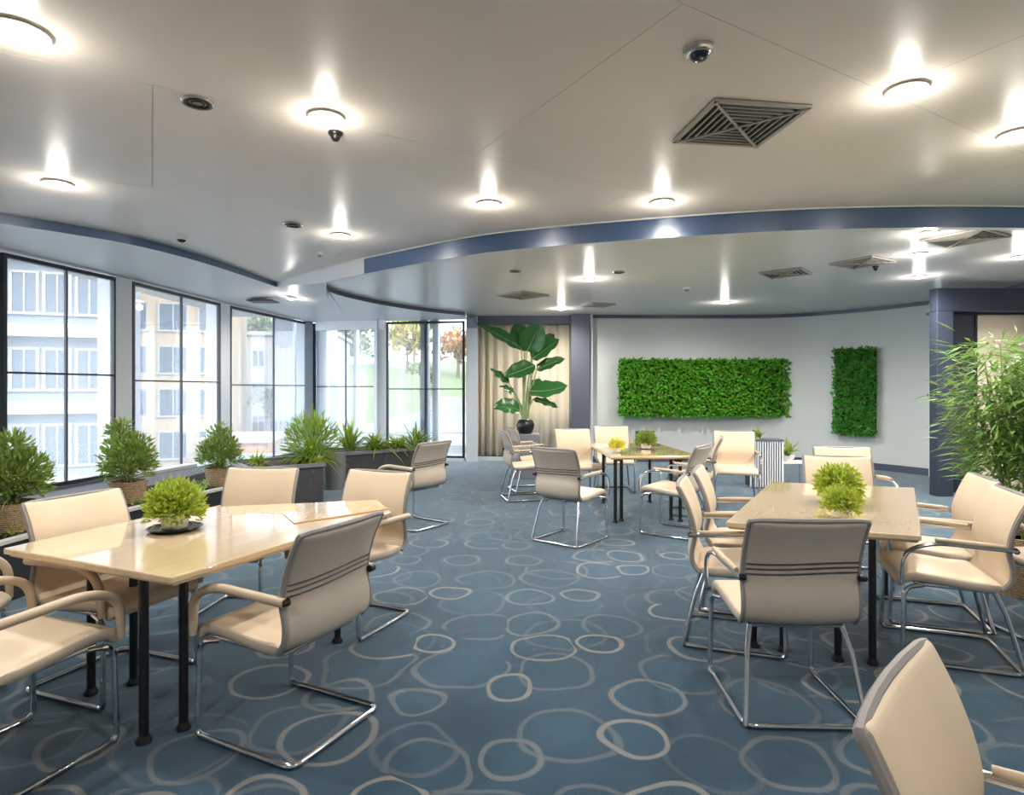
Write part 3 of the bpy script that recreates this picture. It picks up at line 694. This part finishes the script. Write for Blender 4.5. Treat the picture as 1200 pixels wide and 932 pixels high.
chair('sled', 3.20, 3.55, -6, 'chair with chrome arms standing right in front of the bamboo pot', gr)
chair('sled', .56, 5.92, 39, 'grey-backed chair at the aisle corner of the far table, facing away', gm)
chair('sled', 1.65, 6.2, -54, 'grey chair at the far table angled toward the yellow plant, back to the square-ended table', gm)
chair('sled', .88, 8.1, 168, 'grey-trimmed chair facing forward at the far corner of the far table', gm)
chair('sled', 1.45, 8.75, 182, 'pale chair at the head of the far table beneath the green leaf panel', gm)
chair('sled', .16, 8.15, 78, 'chair seen side-on in front of the banana plant, nearest the far table', gm)
chair('sled', .26, 8.85, 76, 'chair seen side-on in front of the banana plant, closer to its plinth', gm)
chair('sled', 2.12, 7.15, -72, 'cream chair on the slatted-planter side of the far table', gm)
chair('sled', 2.80, 7.7, 196, 'grey-framed chair facing forward beside the slatted planter', gm)

# ------------------------------------------------------------------ tables
def table(label, pts, legs, rot):
    cx = sum(p[0] for p in pts)/len(pts); cy = sum(p[1] for p in pts)/len(pts)
    t = thing('meeting_table', label, 'table', (cx, cy, 0), rot, 'meeting tables')
    ca, sa = math.cos(-rot), math.sin(-rot); loc = lambda p: ((p[0]-cx)*ca-(p[1]-cy)*sa, (p[0]-cx)*sa+(p[1]-cy)*ca)
    q = [loc(p) for p in pts]
    tp = MB().prism(q, .712, .74).build('tabletop', 'table_wood', t, bevel=.006)
    eb = MB(); n = len(q)
    MB().prism([(x*.975, y*.975) for x, y in q], .700, .712).build('edge_band', 'table_edge', t)
    ql = [loc(p) for p in legs]
    for x, y in ql:
        l = MB(); l.tube([(x, y, .03), (x, y, .70)], .019, 12); lo = l.build('leg', 'black_metal', t, smooth=True)
        MB().lathe([(.03, 0), (.03, .012), (.016, .035), (.014, .05)], (x, y, 0), 12).build('foot', 'black_metal', lo, smooth=True)
    r = MB()
    for i in range(0, len(ql), 2): r.bar((*ql[i], .682), (*ql[i+1], .682), .04, .035)
    r.build('frame_rail', 'black_metal', t)
    b = MB(); m0 = [(ql[i][0]+ql[i+1][0])/2 for i in range(0, len(ql), 2)]; m1 = [(ql[i][1]+ql[i+1][1])/2 for i in range(0, len(ql), 2)]
    b.bar((m0[0], m1[0], .68), (m0[-1], m1[-1], .68), .05, .03); b.build('centre_beam', 'chrome', t)
    return t
table('six-sided polished beech table beside the window trough', [(-1.285, 2.313), (-.70, 3.56), (-.86, 3.94), (-1.74, 3.72), (-2.05, 3.36), (-2.27, 2.74)],
      [(-1.40, 2.62), (-1.51, 2.52), (-2.0, 2.92), (-1.86, 3.02), (-1.0, 3.52), (-1.14, 3.62)], R(-24))
table('square-ended polished beech table between the bamboo and the aisle', [(1.14, 3.28), (1.98, 2.97), (2.90, 4.42), (1.98, 4.70)],
      [(1.74, 3.28), (1.90, 3.24), (1.36, 3.46), (1.50, 3.40), (2.1, 4.42), (2.6, 4.28)], R(-32))
table('rectangular beech table below the wide green leaf panel', [(1.04, 6.48), (2.0, 6.56), (1.9, 8.1), (1.02, 8.02)],
      [(1.12, 6.66), (1.2, 6.74), (1.84, 6.72), (1.76, 6.8), (1.16, 7.8), (1.76, 7.85)], 0)
o = MB().prism([(-.06, -.36), (.36, .04), (.16, .24), (-.22, -.10)], 0, .008).build('wooden_board', 'board_wood', loc=(-1.08, 3.58, .7405), bevel=.002)
tag(o, 'flat wooden leaf board lying on the six-sided table', 'board')
table_plant('small lime-green plant in bowl on the six-sided table', (-1.70, 3.10, .74), 1.12, 'leaf_lime')
table_plant('upright yellow-green plant on square-ended table, behind the lower one', (2.02, 3.80, .74), 1.1, 'leaf_lime', False)
table_plant('low yellow-green stand-in for base foliage and reflection, in front of the taller one', (1.80, 3.36, .74), .82, 'leaf_lime', False, 300)  # built in place of the taller plant's base foliage and table reflection
table_plant('flat bright yellow plant near the corner of the far table', (1.17, 6.85, .74), .75, 'yellow', False, 260)
table_plant('round dark green plant in the middle of the far table', (1.58, 7.25, .74), 1.0, 'leaf_mid', False)
o = MB().box((0, 0, .01), (.3, .22, .02)); o.box((0, .12, .1), (.3, .015, .19))
t = thing('tablet', 'dark tablet propped open on the far table', 'tablet', (1.72, 7.75, .74), R(12))
MB().box((0, 0, .008), (.26, .18, .016)).build('keyboard', 'black_metal', t, bevel=.003); MB().box((0, .1, .095), (.26, .012, .16)).build('screen', 'dark_glass', t, bevel=.003)

# slatted planter, small stand with plant
sp = thing('slatted_planter', 'waist-high planter of upright grey slats with plants on top', 'planter', (3.72, 9.1, 0), R(-6))
MB().box((0, 0, .34), (.44, .28, .64)).build('inner_box', 'frame_black', sp)
for i in range(14): MB().box((-.22+.034*i, -.155, .36), (.017, .02, .68)).build('slat', 'pillar', sp)
for i in range(8): MB().box((.237, -.13+.037*i, .36), (.02, .017, .68)).build('slat', 'pillar', sp)
MB().box((0, 0, .70), (.49, .34, .025)).build('rim', 'wall_dark', sp)
fern('small upright plant growing out of the slatted planter', (3.62, 9.1, .70), 34, .24, .04, (.8, 1.5), (.1, .4), 'leaf_mid')
stn = thing('side_stand', 'low white stand on thin legs beside the slatted planter', 'stand', (4.25, 9.35, 0))
MB().box((0, 0, .34), (.42, .3, .025)).build('top', 'plastic_white', stn)
for a, b in ((-1, -1), (1, -1), (1, 1), (-1, 1)): MB().tube([(a*.19, b*.13, 0), (a*.18, b*.12, .33)], .01).build('leg', 'chrome', stn)
t = thing('broadleaf_plant', 'broad-leaved plant in a white bowl on the low stand', 'potted plant', (4.2, 9.35, .3525))
MB().lathe([(.05, 0), (.09, .05), (.1, .09), (.001, .08)], seg=16).build('bowl', 'plastic_white', t, smooth=True)
f = MB()
for k in range(20): f.blade((0, 0, .07), k*2.4, rnd(.2, .36), .07, rnd(.5, 1.4), rnd(.1, .5))
f.build('foliage', 'leaf_mid', t)

# ------------------------------------------------------------------ ceiling fittings
def downlight(x, y, z, label, group, r=.085, lit=True, power=1, spill=.045):
    t = thing('downlight', label, 'ceiling light', (x, y, z), 0, group)
    MB().lathe([(r*.82, 0), (r*1.05, -.004), (r*1.2, -.012), (r*1.2, -.016), (r*.9, -.016), (r*.8, -.004)], seg=28).build('trim_ring', 'plastic_white', t, smooth=True)
    MB().lathe([(r*.86, -.002), (r*.8, -.018), (r*.5, -.026), (.001, -.029)], seg=24).build('lens', 'lamp_lens' if lit else 'grille', t, smooth=True)
    if lit:
        for kind, fr_, zz in (('SPOT', .9, -.05), ('POINT', spill, -.12)):      # the beam, and the spill of the protruding lens
            l = bpy.data.lights.new('bulb', kind); l.energy = power*LAMP_W*fr_; l.shadow_soft_size = .05; l.color = (1, .94, .85)
            if kind == 'SPOT': l.spot_size = R(168); l.spot_blend = .8
            lo = bpy.data.objects.new('bulb', l); C.objects.link(lo); lo.parent = t; lo.location = (0, 0, zz)
gA, gB = 'lit downlights in the raised ceiling', 'lit downlights in the far ceiling'
for x, y, lab in ((-2.2, 2.74, 'round lit downlight above the window end of the six-sided table'), (-1.09, 3.60, 'round lit downlight paired with a small black spot sensor'),
                  (-3.52, 4.76, 'round lit downlight by the blue band over the windows'), (-1.78, 6.36, 'round lit downlight near the pointed end of the raised ceiling'),
                  (-.2, 5.28, 'round lit downlight by the curved blue beam, on the window side'), (1.28, 5.24, 'round lit downlight touching the middle of the blue beam'),
                  (2.1, 3.27, 'round lit downlight beside the square air vent'), (3.16, 3.84, 'round lit downlight above the bamboo'),
                  (-1.6, .3, 'unseen added downlight over bare carpet near the plain window-side wall'), (1.4, .4, 'unseen added downlight above the chair standing alone'), (4.6, .8, 'unseen added downlight by the plain white wall near the entrance'), (4.9, 3.6, 'unseen added downlight between the bamboo and the plain white wall')):
    downlight(x, y, H1, lab, gA, .1 if y < 3 else .085)  # last four are out of view, added for more room light
for x, y, lab in ((1.03, 8.2, 'lit downlight in the far ceiling above the far table'), (3.9, 5.75, 'lit downlight right behind the blue beam beside a vent'),
                  (4.4, 6.65, 'lit downlight in the far ceiling midway between beam and curved wall'), (5.3, 8.0, 'lit downlight in the far ceiling close to the doorway'), (5.62, 6.8, 'lit downlight in the far ceiling beyond the doorway side'), (3.6, 10.4, 'added downlight in the far ceiling, brightening the green panel'), (.9, 11.2, 'added downlight in the far ceiling, brightening the wall by the column')):
    downlight(x, y, H2, lab, gB, .075, power=2.2, spill=.028)  # last two are added lamps that brighten the back wall
downlight(-3.5, 9.75, H3+.035, 'lit downlight in the white soffit by the planters', 'lit downlights in the soffit', .07)
def speaker(x, y, z, label, r):
    t = thing('ceiling_speaker', label, 'speaker', (x, y, z), 0, 'round ceiling speakers')
    MB().lathe([(r, 0), (r*1.02, -.006), (r*.95, -.014), (r*.86, -.012), (r*.84, -.004)], seg=28).build('trim_ring', 'ring_metal', t, smooth=True)
    MB().lathe([(r*.84, -.004), (r*.5, -.010), (.001, -.012)], seg=24).build('grille', 'grille', t, smooth=True)
    for k in (.35, .6): MB().lathe([(r*k, -.009), (r*k+.004, -.016), (r*k+.008, -.009)], seg=24).build('grille_ring', 'vent_dark', t, smooth=True)
speaker(-1.75, 3.42, H1, 'round metal ceiling speaker above the six-sided table', .085)
speaker(-2.13, 5.97, H1, 'flat round ceiling speaker near the point of the raised ceiling', .095)
speaker(.04, 7.62, H2, 'round speaker in the far ceiling nearest the column side', .075)
speaker(1.34, 7.7, H2, 'round speaker in the far ceiling above the far table', .075)
def sensor(x, y, z, label, r, m='ring_metal', m2='black_metal'):
    t = thing('ceiling_sensor', label, 'sensor', (x, y, z), 0, 'small ceiling sensors')
    MB().lathe([(r, 0), (r, -.012), (r*.85, -.02), (r*.7, -.02)], seg=24).build('base', m, t, smooth=True)
    MB().lathe([(r*.7, -.012), (r*.66, -.035), (r*.4, -.052), (.001, -.058)], seg=20).build('dome', m2, t, smooth=True)
    MB().lathe([(r*.69, -.018), (r*.72, -.024), (r*.67, -.03)], seg=20).build('collar', m, t, smooth=True)
sensor(.88, 2.89, H1, 'dark glass dome sensor close to the square air vent', .075, m2='dark_glass')
sensor(-1.10, 3.83, H1, 'small black spot sensor beside the paired downlight', .045, 'black_metal')
sensor(-3.48, 6.47, H1, 'smoke detector near the blue band over the windows', .065, 'plastic_white', 'vent_dark')
sensor(-2.25, 7.2, H1, 'tiny flush sensor close to the pointed ceiling edge', .035, 'plastic_white', 'grille')
sensor(2.53, 8.9, H2, 'pale smoke detector in the far ceiling before the green panel', .06, 'plastic_white', 'grille')
sensor(4.35, 7.35, H2, 'tiny black sensor in the far ceiling beside a vent', .035, 'black_metal')
def vent(x, y, z, label, s, rz):
    t = thing('air_vent', label, 'air vent', (x, y, z), rz, 'square ceiling vents'); h = s/2
    MB().box((0, 0, -.002), (s, s, .008)).build('backing', 'vent_dark', t)
    f = MB()
    for a in range(4):
        an = a*math.pi/2; f.box((math.cos(an)*(h-.012), math.sin(an)*(h-.012), -.012), (.026, s, .016), an)
    f.build('frame', 'vent_metal', t)
    for sg in (1, -1): MB().box((0, 0, -.022), (s*1.36, .014, .012), R(45)*sg).build('diagonal_bar', 'vent_metal', t)
    nb = 5 if s > .5 else 3
    for a in range(4):
        an = a*math.pi/2
        for k in range(1, nb+1):
            d_ = h*(.94-.85*k/(nb+1)); MB().box((math.cos(an)*d_, math.sin(an)*d_, -.015), (.008, 2*d_*.94, .014), an).build('louvre', 'vent_metal', t)
vent(1.36, 3.70, H1, 'large square four-way air vent in the raised ceiling', .58, R(8))
vent(4.38, 5.95, H2, 'square vent right behind the blue beam beside a downlight', .55, R(30))
vent(4.05, 7.1, H2, 'square vent in the far ceiling between downlights', .5, R(30))
vent(3.45, 7.75, H2, 'square vent in the far ceiling over the slatted planter side', .5, R(50))
vent(.16, 9.6, H2, 'square vent in the far ceiling before the banana plant', .6, R(45))
vent(1.5, 10.7, H2, 'square vent in the far ceiling next to the dark column', .45, R(20))
o = MB().box((0, 0, 0), (.42, .3, .02)).build('access_hatch', 'frame_black', loc=(-4.05, 10.0, H3+.015), bevel=.003); tag(o, 'black access hatch in the white soffit above the windows', 'hatch')
t = MB()

# ------------------------------------------------------------------ outside: street, houses, hill, trees
GZ = -7
struct(MB().box((-20, 70, GZ-.5), (160, 190, 1)).build('ground_outside', 'street'))
struct(MB().box((6, 75, -4.15), (35, 90, 5.7)).build('terrace_outside', 'street'))
hl = MB(); vs = []; nx, ny = 24, 12
for j in range(ny):
    for i in range(nx):
        x = -75+5*i; y = 76+5*j; z = -1.3+min(6.2, 1.25*j)+.35*max(0, j-5)+.5*math.sin(i*.9+j)+.3*math.sin(i*2.1); vs.append((x, y, z if j else -7.2))
hl.add(vs, [(j*nx+i, j*nx+i+1, (j+1)*nx+i+1, (j+1)*nx+i) for j in range(ny-1) for i in range(nx-1)])
struct(hl.build('hill_outside', 'lawn', smooth=True))
struct(MB().box((4, 75.5, -.4), (28, .5, 1.8)).build('wall_garden', 'b_white'))
o = MB().prism([(-10.5, 38), (8, 38), (14, 68), (-11, 68)], -1.3, -1.24).build('pond', 'pond'); tag(o, 'pale blue pond below the corner windows', 'pond')
def building(name, label, loc, rz, w, dpt, h, cols, rows, ww, wh, m, band=None, z_first=1.4, group=None):
    t = thing(name, label, 'building', loc, rz)
    MB().box((0, dpt/2, h/2), (w, dpt, h)).build('wall', m, t)
    fm = MB(); fm.box((0, -.05, wh/2), (ww+.16, .1, .1)); fm.box((0, -.05, -wh/2), (ww+.2, .18, .1)); fm.box((-ww/2, -.05, 0), (.1, .1, wh)); fm.box((ww/2, -.05, 0), (.1, .1, wh)); fm.box((0, -.05, 0), (.06, .08, wh))
    fme = fm.mesh('window', 'b_white'); pme = MB().box((0, -.02, 0), (ww, .05, wh)).mesh('pane', 'b_pane')
    for r in range(rows):
        for c in range(cols):
            x = -w/2+w*(c+.5)/cols; z = z_first+(h-z_first-.6)*(r+.5)/rows
            wo = link(fme, 'window', t, (x, 0, z)); link(pme, 'pane', wo)
    if band:
        for r in range(rows+1):
            z = z_first+(h-z_first-.6)*r/rows; MB().box((0, -.25, z), (w+.3, .6, .5)).build('balcony_band', band, t)
    MB().box((0, dpt/2, h+.15), (w+.5, dpt+.5, .3)).build('roof', 'b_white', t)
    return t
building('office_block', 'grey office block with pale horizontal balcony bands', (-21.5, 24.5, GZ), R(22), 9, 8, 24, 8, 7, .9, 1.7, 'b_grey', 'b_white')
building('apartment_block', 'cream apartment block with a grid of white-framed windows', (-22.8, 35, GZ), R(18), 12.5, 9, 22, 6, 8, 1.5, 1.6, 'b_cream')
building('town_house', 'low white town house beside the cream apartment block', (-20.5, 52, GZ), R(8), 11, 9, 13, 6, 4, 1.0, 1.4, 'b_white')
building('corner_shop', 'low orange building near the foot of the towers', (-14.6, 32.5, GZ), R(10), 3, 4, 5.6, 2, 1, .8, 1.6, 'b_orange')
def tower(label, x, y, w, h, z_dark):
    t = thing('glass_tower', label, 'building', (x, y, GZ), R(10)); MB().box((0, 2, h/2), (w, 4, h)).build('wall', 'b_blue', t)
    MB().box((0, -.06, z_dark-GZ), (w*.8, .12, 2.2)).build('dark_panel', 'b_dark', t)
    for k in range(1, 4): MB().box((-w/2+w*k/4, -.05, h/2-1), (.08, .1, h-2.4)).build('fin', 'b_white', t)
tower('slim blue glass tower with a dark panel near its top', -15.6, 42, 1.4, 15, 5.4)
tower('second slim blue glass tower, thinner, nearer the pond', -12.9, 42, 1.0, 14.6, 5.2)
def tree(label, x, y, zb, h, r, m, n=420):
    t = thing('tree', label, 'tree', (x, y, zb), 0, 'trees outside'); zz = h
    MB().tube([(0, 0, -1.5), (0.1, 0, zz*.5), (0, 0, zz)], [.3, .22, .1], 8).build('trunk', 'stem_brown', t, smooth=True)
    f = MB()
    for k in range(7):
        a = k*2.4; rr_ = r*rnd(.45, .65); blob(f, (math.cos(a)*r*.5, math.sin(a)*r*.5, zz+rnd(-.45, .5)*r), (rr_, rr_, rr_), n//4, r*.24, r*.18, .3)
    f.build('crown', m, t)['kind'] = 'stuff'
tree('yellow-green tree on the hill, framed by the corner window', -16.6, 97, 3.6, 4.6, 3.8, 'tree_yellow')
tree('orange-leaved autumn tree on the hill', -8.2, 93, 3.4, 4.0, 3.6, 'tree_orange')
tree('pale tree on the hill next to the yellow one, toward the town house', -26.5, 99, 3.6, 5.2, 4.0, 'tree_pale')
tree('soft green tree low on the hill between yellow and orange trees', -12.0, 84, .6, 2.6, 2.0, 'tree_green')
tree('pale grey-green tree behind the town house', -36, 84, .4, 8, 4, 'tree_pale')
tree('small grey-green tree standing before the town house', -18.4, 47.0, GZ, 7.2, 1.6, 'tree_pale')
tree('green tree crowning the hilltop behind the yellow one', -18.5, 116, 7.2, 6, 4.4, 'tree_green')
